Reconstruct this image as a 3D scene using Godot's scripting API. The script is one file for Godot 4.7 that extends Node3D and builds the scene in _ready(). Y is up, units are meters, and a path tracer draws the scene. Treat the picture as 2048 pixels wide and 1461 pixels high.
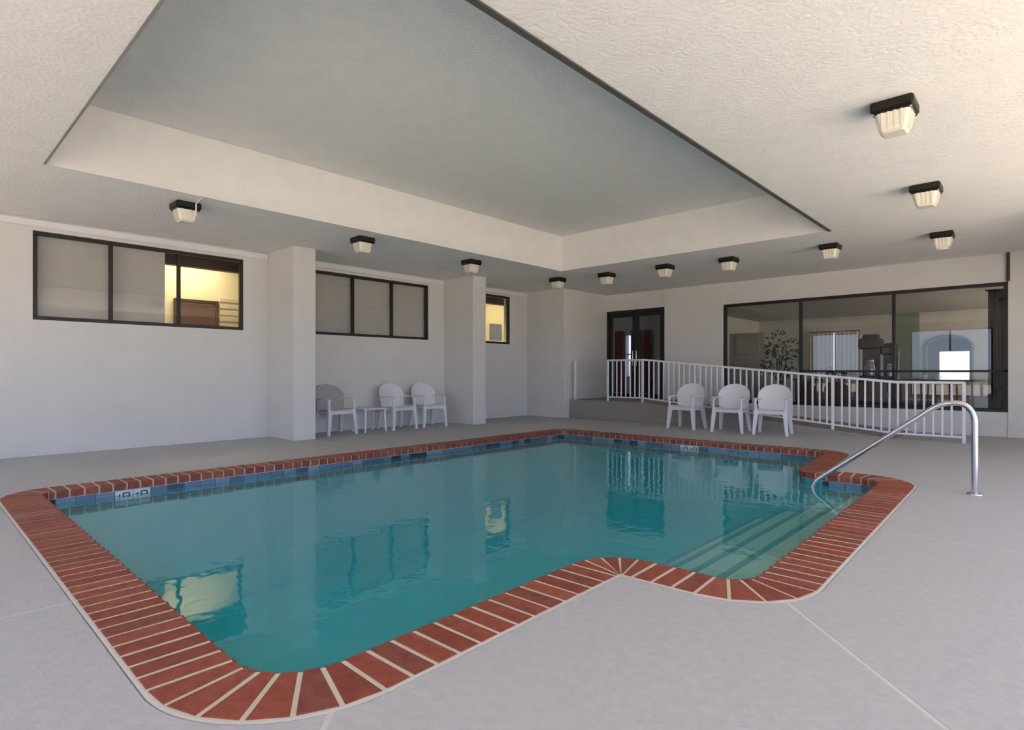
extends Node3D
# An indoor swimming pool under a coffered ceiling. -Z runs along the left wall towards the back wall, +X towards the glazed side wall.

const EYE := 1.08          # height of the lens above the deck
const SOFFIT := 3.07
const TOP := 3.75          # ceiling of the coffer
const LEFT := -9.55
const BACK := -12.6
const RIGHT := 3.0
const FRONT := 2.8
const WATER := -0.115

var mats := {}
var taken := {}
var rng := RandomNumberGenerator.new()

# ---------------------------------------------------------------- nodes
func numbered(called: String) -> String:
	if not taken.has(called):
		taken[called] = 0
		return called
	taken[called] += 1
	return "%s_%03d" % [called, taken[called]]

func tag(o: Node, label: String, category: String, group := "") -> Node:
	o.set_meta("label", label)
	if category: o.set_meta("category", category)
	if group: o.set_meta("group", group)
	return o

func thing(called: String, label: String, category: String, at := Vector3.ZERO, turn := 0.0, group := "") -> Node3D:
	var o := Node3D.new()
	o.name = numbered(called)
	add_child(o, true)
	o.position = at
	o.rotation.y = turn
	tag(o, label, category, group)
	return o

func struct_root(called: String, label := "") -> Node3D:
	var o := Node3D.new()
	o.name = called
	add_child(o, true)
	o.set_meta("kind", "structure")
	if label: o.set_meta("label", label)
	return o

func put(called: String, mesh: Mesh, m: Material, parent: Node = null, at := Vector3.ZERO, turn := 0.0) -> MeshInstance3D:
	var o := MeshInstance3D.new()
	o.mesh = mesh
	o.material_override = m
	if parent == null:
		o.name = numbered(called)
		add_child(o, true)
	else:
		o.name = called
		parent.add_child(o, true)
	o.position = at
	o.rotation.y = turn
	return o

func struct(called: String, mesh: Mesh, m: Material, label := "") -> MeshInstance3D:
	var o := put(called, mesh, m)
	o.set_meta("kind", "structure")
	if label: o.set_meta("label", label)
	return o

# ---------------------------------------------------------------- shapes
func st_new() -> SurfaceTool:
	var st := SurfaceTool.new()
	st.begin(Mesh.PRIMITIVE_TRIANGLES)
	return st

# surface coordinates in metres, on the plane the face lies closest to
func planar(v: Vector3, n: Vector3) -> Vector2:
	var a := n.abs()
	if a.y >= a.x and a.y >= a.z: return Vector2(v.x, v.z)
	return Vector2(v.z, v.y) if a.x > a.z else Vector2(v.x, v.y)

func tri(st: SurfaceTool, a: Vector3, b: Vector3, c: Vector3, n: Vector3) -> void:
	if (a - c).cross(a - b).dot(n) < 0:
		var t := b
		b = c
		c = t
	for v in [a, b, c]:
		st.set_normal(n)
		st.set_uv(planar(v, n))
		st.add_vertex(v)

func tri3(st: SurfaceTool, v: Array, n: Array) -> void:
	# smooth triangle with its own normals
	var k := [0, 1, 2]
	if (v[0] - v[2]).cross(v[0] - v[1]).dot(n[0] + n[1] + n[2]) < 0:
		k = [0, 2, 1]
	for i in k:
		st.set_normal(n[i])
		st.set_uv(planar(v[i], n[0] + n[1] + n[2]))
		st.add_vertex(v[i])

func quad(st: SurfaceTool, a: Vector3, b: Vector3, c: Vector3, d: Vector3, towards: Vector3) -> void:
	var n := (c - a).cross(d - b)
	if n.length() < 1e-9: return
	n = n.normalized()
	if n.dot(towards) < 0: n = -n
	tri(st, a, b, c, n)
	tri(st, a, c, d, n)

# a box with chamfered edges, centred at c
func add_box(st: SurfaceTool, c: Vector3, s: Vector3, ch := 0.0, basis := Basis()) -> void:
	var h := s / 2.0
	if ch <= 0.0:
		for ax in 3:
			for sg in [-1.0, 1.0]:
				var n := Vector3.ZERO
				n[ax] = sg
				var u := Vector3.ZERO
				u[(ax + 1) % 3] = h[(ax + 1) % 3]
				var w := Vector3.ZERO
				w[(ax + 2) % 3] = h[(ax + 2) % 3]
				var o := n * h[ax]
				quad(st, c + basis * (o - u - w), c + basis * (o + u - w), c + basis * (o + u + w), c + basis * (o - u + w), basis * n)
		return
	ch = minf(ch, minf(h.x, minf(h.y, h.z)) * 0.9)
	for ax in 3:
		var b1 := (ax + 1) % 3
		var b2 := (ax + 2) % 3
		for sg in [-1.0, 1.0]:
			var n := Vector3.ZERO
			n[ax] = sg
			var u := Vector3.ZERO
			u[b1] = h[b1] - ch
			var w := Vector3.ZERO
			w[b2] = h[b2] - ch
			var o := n * h[ax]
			quad(st, c + basis * (o - u - w), c + basis * (o + u - w), c + basis * (o + u + w), c + basis * (o - u + w), basis * n)
			for s2 in [-1.0, 1.0]:
				# the chamfer between face (ax, sg) and face (b1, s2), along b2
				var p := Vector3.ZERO
				p[ax] = sg * h[ax]
				p[b1] = s2 * (h[b1] - ch)
				var q := Vector3.ZERO
				q[ax] = sg * (h[ax] - ch)
				q[b1] = s2 * h[b1]
				var m := Vector3.ZERO
				m[ax] = sg
				m[b1] = s2
				quad(st, c + basis * (p - w), c + basis * (p + w), c + basis * (q + w), c + basis * (q - w), basis * m)
	for sx in [-1.0, 1.0]:
		for sy in [-1.0, 1.0]:
			for sz in [-1.0, 1.0]:
				var k := Vector3(sx, sy, sz)
				var n := (basis * k).normalized()
				tri(st, c + basis * (k * Vector3(h.x, h.y - ch, h.z - ch)), c + basis * (k * Vector3(h.x - ch, h.y, h.z - ch)), c + basis * (k * Vector3(h.x - ch, h.y - ch, h.z)), n)

func box_mesh(s: Vector3, ch := 0.0, c := Vector3.ZERO) -> ArrayMesh:
	var st := st_new()
	add_box(st, c, s, ch)
	return st.commit()

# box from corner to corner
func span(st: SurfaceTool, a: Vector3, b: Vector3, ch := 0.0) -> void:
	add_box(st, (a + b) / 2.0, (b - a).abs(), ch)

func span_mesh(a: Vector3, b: Vector3, ch := 0.0) -> ArrayMesh:
	var st := st_new()
	span(st, a, b, ch)
	return st.commit()

# a flat polygon in (x, z) given thickness between two heights
func add_prism(st: SurfaceTool, poly: PackedVector2Array, y0: float, y1: float) -> void:
	var idx := Geometry2D.triangulate_polygon(poly)
	for i in range(0, idx.size(), 3):
		var p := [poly[idx[i]], poly[idx[i + 1]], poly[idx[i + 2]]]
		tri(st, Vector3(p[0].x, y1, p[0].y), Vector3(p[1].x, y1, p[1].y), Vector3(p[2].x, y1, p[2].y), Vector3.UP)
		tri(st, Vector3(p[0].x, y0, p[0].y), Vector3(p[1].x, y0, p[1].y), Vector3(p[2].x, y0, p[2].y), Vector3.DOWN)
	var cw := Geometry2D.is_polygon_clockwise(poly)
	for i in poly.size():
		var a := poly[i]
		var b := poly[(i + 1) % poly.size()]
		var d := b - a
		if d.length() < 1e-6: continue
		var n := Vector3(d.y, 0, -d.x).normalized() * (-1.0 if cw else 1.0)
		quad(st, Vector3(a.x, y0, a.y), Vector3(b.x, y0, b.y), Vector3(b.x, y1, b.y), Vector3(a.x, y1, a.y), n)

func prism_mesh(poly: PackedVector2Array, y0: float, y1: float) -> ArrayMesh:
	var st := st_new()
	add_prism(st, poly, y0, y1)
	return st.commit()

# the same polygon standing upright: (x, y) in the plane, thickness along z
func upright_mesh(poly: PackedVector2Array, z0: float, z1: float) -> ArrayMesh:
	var st := st_new()
	var idx := Geometry2D.triangulate_polygon(poly)
	for i in range(0, idx.size(), 3):
		var p := [poly[idx[i]], poly[idx[i + 1]], poly[idx[i + 2]]]
		for z in [z0, z1]:
			tri(st, Vector3(p[0].x, p[0].y, z), Vector3(p[1].x, p[1].y, z), Vector3(p[2].x, p[2].y, z), Vector3(0, 0, signf(z - (z0 + z1) / 2)))
	var cw := Geometry2D.is_polygon_clockwise(poly)
	for i in poly.size():
		var a := poly[i]
		var b := poly[(i + 1) % poly.size()]
		var d := b - a
		if d.length() < 1e-6: continue
		var n := Vector3(d.y, -d.x, 0).normalized() * (-1.0 if cw else 1.0)
		quad(st, Vector3(a.x, a.y, z0), Vector3(b.x, b.y, z0), Vector3(b.x, b.y, z1), Vector3(a.x, a.y, z1), n)
	return st.commit()

func add_tube(st: SurfaceTool, path: PackedVector3Array, radii, sides := 12, cap := true) -> void:
	var rings := []
	var norms := []
	var side := Vector3.ZERO
	for i in path.size():
		var d: Vector3 = (path[mini(i + 1, path.size() - 1)] - path[maxi(i - 1, 0)]).normalized()
		if side == Vector3.ZERO:
			side = d.cross(Vector3.UP if absf(d.y) < 0.9 else Vector3.RIGHT).normalized()
		side = (side - d * side.dot(d)).normalized()
		var up := d.cross(side)
		var r: float = radii if radii is float else radii[i]
		var ring := []
		var nn := []
		for k in sides:
			var n := side * cos(TAU * k / sides) + up * sin(TAU * k / sides)
			ring.append(path[i] + n * r)
			nn.append(n)
		rings.append(ring)
		norms.append(nn)
	for i in path.size() - 1:
		for k in sides:
			var j := (k + 1) % sides
			tri3(st, [rings[i][k], rings[i][j], rings[i + 1][j]], [norms[i][k], norms[i][j], norms[i + 1][j]])
			tri3(st, [rings[i][k], rings[i + 1][j], rings[i + 1][k]], [norms[i][k], norms[i + 1][j], norms[i + 1][k]])
	if cap:
		for e in [0, path.size() - 1]:
			var d: Vector3 = (path[e] - path[1 if e == 0 else e - 1]).normalized()
			for k in sides:
				tri(st, path[e], rings[e][k], rings[e][(k + 1) % sides], d)

func tube_mesh(path: PackedVector3Array, radii, sides := 12) -> ArrayMesh:
	var st := st_new()
	add_tube(st, path, radii, sides)
	return st.commit()

# a lathed profile of (radius, height) round y
func lathe_mesh(prof: Array, sides := 24) -> ArrayMesh:
	var st := st_new()
	for i in prof.size() - 1:
		var a: Vector2 = prof[i]
		var b: Vector2 = prof[i + 1]
		var slope := Vector2(b.y - a.y, a.x - b.x).normalized()
		for k in sides:
			var t0 := TAU * k / sides
			var t1 := TAU * (k + 1) / sides
			var d0 := Vector3(cos(t0), 0, sin(t0))
			var d1 := Vector3(cos(t1), 0, sin(t1))
			var n0 := (d0 * slope.x + Vector3.UP * slope.y).normalized()
			var n1 := (d1 * slope.x + Vector3.UP * slope.y).normalized()
			var p := [d0 * a.x + Vector3.UP * a.y, d1 * a.x + Vector3.UP * a.y, d1 * b.x + Vector3.UP * b.y, d0 * b.x + Vector3.UP * b.y]
			if a.x > 1e-5: tri3(st, [p[0], p[1], p[2]], [n0, n1, n1])
			if b.x > 1e-5: tri3(st, [p[0], p[2], p[3]], [n0, n1, n0])
	return st.commit()

# a curved sheet with thickness: f(u, v) -> Vector3 on a grid, in = direction of thickness
func shell_mesh(f: Callable, nu: int, nv: int, thick: Vector3) -> ArrayMesh:
	var st := st_new()
	var p := []
	for j in nv + 1:
		var row := []
		for i in nu + 1: row.append(f.call(float(i) / nu, float(j) / nv))
		p.append(row)
	var nrm := []
	for j in nv + 1:
		var row := []
		for i in nu + 1:
			var du: Vector3 = p[j][mini(i + 1, nu)] - p[j][maxi(i - 1, 0)]
			var dv: Vector3 = p[mini(j + 1, nv)][i] - p[maxi(j - 1, 0)][i]
			var n := du.cross(dv).normalized()
			if n.dot(thick) > 0: n = -n
			row.append(n)
		nrm.append(row)
	for j in nv:
		for i in nu:
			for t in [[[i, j], [i + 1, j], [i + 1, j + 1]], [[i, j], [i + 1, j + 1], [i, j + 1]]]:
				var v := []
				var n := []
				var w := []
				var m := []
				for q in t:
					v.append(p[q[1]][q[0]])
					n.append(nrm[q[1]][q[0]])
					w.append(p[q[1]][q[0]] + thick)
					m.append(-nrm[q[1]][q[0]])
				if (v[1] - v[0]).cross(v[2] - v[0]).length() < 1e-10: continue
				tri3(st, v, n)
				tri3(st, w, m)
	var mid: Vector3 = p[nv / 2][nu / 2]
	var edge := []
	for i in nu + 1: edge.append(p[0][i])
	for j in range(1, nv + 1): edge.append(p[j][nu])
	for i in range(nu - 1, -1, -1): edge.append(p[nv][i])
	for j in range(nv - 1, 0, -1): edge.append(p[j][0])
	for i in edge.size():
		var a: Vector3 = edge[i]
		var b: Vector3 = edge[(i + 1) % edge.size()]
		if a.distance_to(b) < 1e-6: continue
		quad(st, a, b, b + thick, a + thick, (a + b) / 2 - mid)
	return st.commit()

# ---------------------------------------------------------------- materials
func noise_tex(freq: float, seed_: int, octaves := 4, ramp = null, size := 512, normal := false, strength := 4.0) -> NoiseTexture2D:
	var n := FastNoiseLite.new()
	n.noise_type = FastNoiseLite.TYPE_SIMPLEX_SMOOTH
	n.seed = seed_
	n.frequency = freq
	n.fractal_octaves = octaves
	var t := NoiseTexture2D.new()
	t.width = size
	t.height = size
	t.seamless = true
	t.noise = n
	if normal:
		t.as_normal_map = true
		t.bump_strength = strength
	elif ramp:
		var g := Gradient.new()
		g.set_color(0, ramp[0])
		g.set_color(1, ramp[1])
		t.color_ramp = g
	return t

func mat(called: String, c: Color, rough := 0.7, metal := 0.0) -> StandardMaterial3D:
	if mats.has(called): return mats[called]
	var m := StandardMaterial3D.new()
	m.resource_name = called
	m.albedo_color = c
	m.roughness = rough
	m.metallic = metal
	mats[called] = m
	return m

func glass(called: String, alpha := 0.06, tint := Color(0.05, 0.06, 0.06)) -> StandardMaterial3D:
	if mats.has(called): return mats[called]
	var m := mat(called, Color(tint.r, tint.g, tint.b, alpha), 0.0)
	m.transparency = BaseMaterial3D.TRANSPARENCY_ALPHA
	return m

func tile_by(m: StandardMaterial3D, scale: float) -> void:
	m.uv1_scale = Vector3.ONE * scale

func make_materials() -> void:
	var w := mat("wall_paint", Color.WHITE, 0.88)
	w.albedo_texture = noise_tex(0.006, 3, 4, [Color(0.85, 0.845, 0.83), Color(0.87, 0.865, 0.85)])
	tile_by(w, 0.4)
	var c := mat("ceiling_paint", Color.WHITE, 0.92)
	c.albedo_texture = noise_tex(0.01, 13, 4, [Color(0.915, 0.91, 0.89), Color(0.94, 0.935, 0.915)])
	tile_by(c, 0.5)
	c.heightmap_enabled = true
	c.heightmap_texture = noise_tex(0.09, 15, 4)
	c.heightmap_scale = 0.35
	var deck := mat("deck_concrete", Color.WHITE, 0.5)
	deck.albedo_texture = noise_tex(0.05, 21, 5, [Color(0.70, 0.695, 0.69), Color(0.745, 0.74, 0.735)], 1024)
	tile_by(deck, 0.33)
	deck.heightmap_enabled = true
	deck.heightmap_texture = noise_tex(0.2, 23, 3, null, 1024)
	deck.heightmap_scale = 0.15
	mat("sealant", Color(0.82, 0.80, 0.76), 0.8)
	mat("mortar", Color(0.80, 0.76, 0.68), 0.9)
	var reds := [Color(0.58, 0.27, 0.18), Color(0.54, 0.23, 0.15), Color(0.62, 0.31, 0.21), Color(0.52, 0.25, 0.18), Color(0.59, 0.26, 0.18)]
	for i in reds.size():
		var b := mat("brick_%d" % i, Color.WHITE, 0.6)
		b.albedo_texture = noise_tex(0.03, 31 + i, 4, [reds[i].darkened(0.14), reds[i].lightened(0.07)], 256)
		tile_by(b, 1.7)
		b.heightmap_enabled = true
		b.heightmap_texture = noise_tex(0.15, 39, 3, null, 256)
		b.heightmap_scale = 0.12
	var blues := [Color(0.38, 0.46, 0.56), Color(0.33, 0.40, 0.50), Color(0.48, 0.55, 0.64), Color(0.20, 0.24, 0.32)]
	for i in blues.size(): mat("pool_tile_%d" % i, blues[i], 0.12)
	mat("white_tile", Color(0.85, 0.87, 0.86), 0.15)
	mat("dark_glyph", Color(0.08, 0.10, 0.16), 0.3)
	var pl := mat("pool_paint", Color.WHITE, 0.7)
	pl.albedo_texture = noise_tex(0.01, 51, 4, [Color(0.20, 0.68, 0.73), Color(0.30, 0.76, 0.78)])
	tile_by(pl, 0.3)
	mat("step_plaster", Color(0.72, 0.74, 0.64), 0.7)
	mat("navy_nosing", Color(0.06, 0.09, 0.12), 0.3)
	var wt := glass("pool_water", 0.44, Color(0.17, 0.72, 0.76))
	wt.metallic_specular = 0.43
	wt.roughness = 0.02
	wt.heightmap_enabled = true
	wt.heightmap_texture = noise_tex(0.02, 61, 3)
	wt.heightmap_scale = 0.12
	tile_by(wt, 0.35)
	mat("bronze", Color(0.10, 0.085, 0.07), 0.4, 0.3)
	mat("dark_frame", Color(0.045, 0.042, 0.04), 0.45)
	glass("window_glass", 0.05)
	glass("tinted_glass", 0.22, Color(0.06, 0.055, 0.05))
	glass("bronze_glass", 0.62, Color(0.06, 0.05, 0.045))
	mat("white_metal", Color(0.90, 0.90, 0.92), 0.35)
	mat("steel", Color(0.80, 0.80, 0.82), 0.22, 1.0)
	mat("white_plastic", Color(0.88, 0.88, 0.89), 0.38)
	var wp := mat("weathered_plastic", Color.WHITE, 0.6)
	wp.albedo_texture = noise_tex(0.14, 71, 4, [Color(0.55, 0.54, 0.53), Color(0.80, 0.80, 0.79)], 256)
	tile_by(wp, 2.5)
	var lens := mat("prismatic_lens", Color(0.93, 0.91, 0.84), 0.25)
	lens.backlight_enabled = true
	lens.backlight = Color(0.5, 0.5, 0.45)
	mat("blind_cloth", Color(0.74, 0.73, 0.70), 0.8)
	mat("cream_paint", Color(0.88, 0.85, 0.73), 0.8)
	mat("brown_wood", Color(0.26, 0.15, 0.09), 0.5)
	mat("louvre_cream", Color(0.86, 0.82, 0.70), 0.6)
	mat("red_curtain", Color(0.62, 0.07, 0.07), 0.75)
	mat("lobby_wall", Color(0.80, 0.80, 0.76), 0.8)
	mat("lobby_green", Color(0.50, 0.56, 0.47), 0.8)
	mat("lobby_ceiling", Color(0.74, 0.73, 0.70), 0.9)
	mat("lobby_floor", Color(0.30, 0.26, 0.22), 0.4)
	mat("counter_wood", Color(0.33, 0.24, 0.17), 0.4)
	mat("counter_top", Color(0.12, 0.11, 0.10), 0.2)
	mat("black_plastic", Color(0.04, 0.04, 0.045), 0.3)
	mat("ceramic", Color(0.85, 0.85, 0.83), 0.2)
	mat("foliage", Color(0.16, 0.24, 0.10), 0.55)
	mat("bark", Color(0.30, 0.24, 0.17), 0.8)
	mat("arch_trim", Color(0.40, 0.44, 0.40), 0.6)
	mat("curtain_grey", Color(0.72, 0.71, 0.67), 0.85)
	mats.curtain_grey.backlight_enabled = true
	mats.curtain_grey.backlight = Color(0.7, 0.7, 0.66)
	mat("pavement", Color(0.80, 0.74, 0.64), 0.9)

# ---------------------------------------------------------------- pool outline
# rounded polyline through corners [x, z, radius]; returns [points, outward normals]
func rounded(corners: Array, step := 0.02) -> Array:
	var pts := PackedVector2Array()
	var n := corners.size()
	var raw := PackedVector2Array()
	for c in corners: raw.append(Vector2(c[0], c[1]))
	for i in n:
		var p := raw[i]
		var a := (raw[(i + n - 1) % n] - p).normalized()
		var b := (raw[(i + 1) % n] - p).normalized()
		var r: float = corners[i][2]
		var half := acos(clampf(a.dot(b), -1, 1)) / 2.0
		var t := r / tan(half)
		var centre := p + (a + b).normalized() * (r / sin(half))
		var s := p + a * t - centre
		var e := p + b * t - centre
		var ang := s.angle_to(e)
		var k := maxi(6, int(absf(ang) * r / step))
		for j in k + 1: pts.append(centre + s.rotated(ang * j / k))
	# even steps along the line
	var out := PackedVector2Array()
	for i in pts.size():
		var a := pts[i]
		var b := pts[(i + 1) % pts.size()]
		var d := a.distance_to(b)
		if d < 1e-6: continue
		var k := maxi(1, int(round(d / step)))
		for j in k: out.append(a.lerp(b, float(j) / k))
	var norms := PackedVector2Array()
	var cw := Geometry2D.is_polygon_clockwise(out)
	for i in out.size():
		var d := (out[(i + 1) % out.size()] - out[(i + out.size() - 1) % out.size()]).normalized()
		norms.append(Vector2(d.y, -d.x) * (-1.0 if cw else 1.0))
	return [out, norms]

func offset_line(line: Array, by: float) -> PackedVector2Array:
	var out := PackedVector2Array()
	for i in line[0].size(): out.append(line[0][i] + line[1][i] * by)
	return out

func ring_mesh(line: Array, a: float, b: float, y0: float, y1: float) -> ArrayMesh:
	# a band between two offsets of the outline, with thickness
	var st := st_new()
	var p := offset_line(line, a)
	var q := offset_line(line, b)
	for i in p.size():
		var j := (i + 1) % p.size()
		var n := Vector3(line[1][i].x, 0, line[1][i].y)
		quad(st, Vector3(p[i].x, y1, p[i].y), Vector3(p[j].x, y1, p[j].y), Vector3(q[j].x, y1, q[j].y), Vector3(q[i].x, y1, q[i].y), Vector3.UP)
		quad(st, Vector3(p[i].x, y0, p[i].y), Vector3(p[j].x, y0, p[j].y), Vector3(p[j].x, y1, p[j].y), Vector3(p[i].x, y1, p[i].y), -n)
		quad(st, Vector3(q[i].x, y0, q[i].y), Vector3(q[j].x, y0, q[j].y), Vector3(q[j].x, y1, q[j].y), Vector3(q[i].x, y1, q[i].y), n)
	return st.commit()

# points at even arc lengths: [[point, normal], ...]
func along(line: Array, pitch: float, also := PackedVector2Array()) -> Array:
	var total := 0.0
	var n: int = line[0].size()
	var far := func(i: int) -> float:
		var j := (i + 1) % n
		var d: float = line[0][i].distance_to(line[0][j])
		return maxf(d, also[i].distance_to(also[j])) if also.size() else d
	for i in n: total += far.call(i)
	var count := int(round(total / pitch))
	var out := []
	var want := 0.0
	var run := 0.0
	for i in n:
		var j := (i + 1) % n
		var d: float = far.call(i)
		while want <= run + d and out.size() < count:
			var f := (want - run) / d
			out.append([line[0][i].lerp(line[0][j], f), line[1][i].lerp(line[1][j], f).normalized()])
			want += total / count
		run += d
	return out

# ---------------------------------------------------------------- scene
func _ready() -> void:
	rng.seed = 7
	# camera
	var cam := Camera3D.new()
	cam.name = "camera"
	add_child(cam)
	cam.projection = Camera3D.PROJECTION_FRUSTUM
	cam.near = 0.05
	cam.far = 200.0
	cam.size = 2.0 * 730.5 / 1150.0 * 0.05
	cam.frustum_offset = Vector2(0, 14.5 / 1150.0 * 0.05)
	cam.position = Vector3(0, EYE, 0)
	cam.rotation_degrees = Vector3(0, 42.97, 0)
	cam.current = true
	# sky and exposure
	var sky_mat := ProceduralSkyMaterial.new()
	sky_mat.sky_top_color = Color(0.42, 0.60, 0.92)
	sky_mat.sky_horizon_color = Color(0.80, 0.87, 0.96)
	sky_mat.ground_bottom_color = Color(0.55, 0.50, 0.44)
	sky_mat.ground_horizon_color = Color(0.72, 0.70, 0.66)
	sky_mat.sky_energy_multiplier = 1.2
	var sky := Sky.new()
	sky.sky_material = sky_mat
	var env := Environment.new()
	env.background_mode = Environment.BG_SKY
	env.sky = sky
	env.tonemap_mode = Environment.TONE_MAPPER_LINEAR
	env.tonemap_exposure = 3.75
	env.sdfgi_enabled = true
	env.ssao_enabled = true
	env.ssil_enabled = true
	var we := WorldEnvironment.new()
	we.name = "world"
	we.environment = env
	add_child(we)
	# sun: high, beyond the glazed side wall
	var sun := DirectionalLight3D.new()
	sun.name = "sun"
	sun.light_color = Color(1.0, 0.94, 0.85)
	sun.light_energy = 3.0
	sun.light_angular_distance = 0.6
	sun.shadow_enabled = true
	add_child(sun)
	sun.look_at_from_position(Vector3(20, 34, 14), Vector3.ZERO)

	make_materials()
	build_shell()
	build_pool()
	build_deck()
	build_ramp()
	build_windows()
	build_behind_left()
	build_vestibule()
	build_lobby()
	build_fixtures()
	build_handrail()
	build_furniture()

func build_shell() -> void:
	var wall: Material = mats.wall_paint
	# left wall with three window openings
	var st := st_new()
	var x0 := LEFT - 0.2
	var lo := 1.76
	var hi := 2.91
	span(st, Vector3(x0, -0.2, FRONT), Vector3(LEFT, lo, -10.8))
	span(st, Vector3(x0, hi, FRONT), Vector3(LEFT, TOP, -10.8))
	for z in [[FRONT, -1.21], [-3.86, -5.02], [-7.67, -9.0], [-10.18, -10.8]]:
		span(st, Vector3(x0, lo, z[0]), Vector3(LEFT, hi, z[1]))
	struct("wall_left", st.commit(), wall, "white plaster wall with three high windows along the pool")
	# the two pillars that stand out of it
	for z in [-4.26, -8.1]:
		struct("wall_pillar", span_mesh(Vector3(LEFT, 0, z), Vector3(-8.64, SOFFIT, z - 0.37), 0.006), wall, "white square pillar standing out of the left wall")
	# header boards above the windows
	for z in [[FRONT, -4.25], [-4.64, -8.09], [-8.48, -10.79]]:
		struct("trim_1" if z[0] == FRONT else ("trim_2" if z[0] == -4.64 else "trim_3"), span_mesh(Vector3(LEFT, 2.955, z[0]), Vector3(LEFT + 0.035, 3.05, z[1]), 0.008), mats.white_metal, "white board above the high windows")
	struct("wall_corner", span_mesh(Vector3(LEFT - 0.2, -0.2, -10.8), Vector3(-8.38, SOFFIT, BACK - 0.2)), wall, "white corner block beside the landing")
	# back wall: door and large window
	st = st_new()
	var zb := BACK - 0.2
	span(st, Vector3(-8.38, 2.65, zb), Vector3(-6.72, TOP, BACK))
	span(st, Vector3(-8.38, -0.2, zb), Vector3(-6.72, 0.43, BACK))
	span(st, Vector3(-6.72, -0.2, zb), Vector3(-5.30, TOP, BACK + 0.025))
	span(st, Vector3(-5.30, 2.59, zb), Vector3(-0.48, TOP, BACK))
	span(st, Vector3(-5.30, -0.2, zb), Vector3(-0.48, 0.41, BACK))
	span(st, Vector3(-0.48, -0.2, zb), Vector3(RIGHT + 0.2, TOP, BACK + 0.03))
	struct("wall_back", st.commit(), wall, "white back wall with the door and the wide dark-framed window")
	struct("trim_4", span_mesh(Vector3(-0.50, 2.59, BACK), Vector3(-0.455, SOFFIT, BACK + 0.045)), mats.brown_wood, "thin brown strip above the window's right end")
	# front wall behind the camera and the glazed side wall
	st = st_new()
	span(st, Vector3(LEFT - 0.2, -0.2, FRONT), Vector3(RIGHT + 0.2, 0.12, FRONT + 0.2))
	span(st, Vector3(LEFT - 0.2, 2.78, FRONT), Vector3(RIGHT + 0.2, TOP, FRONT + 0.2))
	span(st, Vector3(LEFT - 0.2, 0.12, FRONT), Vector3(-7.8, 2.78, FRONT + 0.2))
	span(st, Vector3(-1.5, 0.12, FRONT), Vector3(RIGHT + 0.2, 2.78, FRONT + 0.2))
	span(st, Vector3(-5.9, 0.12, FRONT), Vector3(-4.1, 2.78, FRONT + 0.2))
	struct("wall_front", st.commit(), wall)
	st = st_new()
	span(st, Vector3(RIGHT, -0.2, BACK), Vector3(RIGHT + 0.2, TOP, -9.0))
	span(st, Vector3(RIGHT, 2.78, -9.0), Vector3(RIGHT + 0.2, TOP, FRONT))
	span(st, Vector3(RIGHT, -0.2, -9.0), Vector3(RIGHT + 0.2, 0.12, FRONT))
	for z in [-6.2, -3.3, -0.4]: span(st, Vector3(RIGHT, 0.12, z - 0.13), Vector3(RIGHT + 0.2, 2.78, z + 0.13))
	span(st, Vector3(RIGHT, 0.12, 2.4), Vector3(RIGHT + 0.2, 2.78, FRONT))
	struct("wall_right", st.commit(), wall)
	# ceiling: soffit all round the coffer
	st = st_new()
	var cx0 := -7.0
	var cx1 := -2.24
	var cz0 := -0.97
	var cz1 := -8.95
	span(st, Vector3(LEFT - 0.2, SOFFIT, FRONT), Vector3(cx0 - 0.1, SOFFIT + 0.12, BACK))
	span(st, Vector3(cx1 + 0.1, SOFFIT, FRONT), Vector3(RIGHT + 0.2, SOFFIT + 0.12, BACK))
	span(st, Vector3(cx0 - 0.1, SOFFIT, FRONT), Vector3(cx1 + 0.1, SOFFIT + 0.12, cz0 + 0.1))
	span(st, Vector3(cx0 - 0.1, SOFFIT, cz1 - 0.1), Vector3(cx1 + 0.1, SOFFIT + 0.12, BACK))
	span(st, Vector3(cx0 - 0.1, SOFFIT, cz0 + 0.1), Vector3(cx0, TOP, cz1 - 0.1))
	span(st, Vector3(cx1, SOFFIT, cz0 + 0.1), Vector3(cx1 + 0.1, TOP, cz1 - 0.1))
	span(st, Vector3(cx0, SOFFIT, cz0), Vector3(cx1, TOP, cz0 + 0.1))
	span(st, Vector3(cx0, SOFFIT, cz1 - 0.1), Vector3(cx1, TOP, cz1))
	span(st, Vector3(LEFT - 0.2, TOP, FRONT + 0.2), Vector3(RIGHT + 0.2, TOP + 0.15, BACK - 0.2))
	struct("ceiling", st.commit(), mats.ceiling_paint, "textured white ceiling with a deep rectangular coffer over the pool")
	# metal bead on the coffer's lip
	struct("trim_5", span_mesh(Vector3(cx1 - 0.025, SOFFIT - 0.012, cz0), Vector3(cx1 + 0.02, SOFFIT + 0.05, cz1)), mat("grey_bead", Color(0.30, 0.30, 0.28), 0.6), "grey metal bead along the coffer's right edge")
	struct("trim_6", span_mesh(Vector3(cx0, SOFFIT - 0.008, cz0 - 0.012), Vector3(cx1 - 0.02, SOFFIT + 0.03, cz0 + 0.006)), mat("pale_bead", Color(0.55, 0.54, 0.52), 0.6), "grey metal bead along the coffer's near edge")
	# unseen beam added beyond the frame to shade the ceiling by the back wall
	struct("ceiling_shade_beam", span_mesh(Vector3(0.35, 2.55, -9.3), Vector3(0.6, SOFFIT, BACK + 0.03)), wall)
	# ground outside
	struct("ground_outside", span_mesh(Vector3(RIGHT + 0.2, -0.4, 40), Vector3(50, -0.05, -60)), mats.pavement)
	struct("ground_front", span_mesh(Vector3(-60, -0.4, 40), Vector3(RIGHT + 0.2, -0.05, FRONT + 0.2)), mats.pavement)
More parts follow.
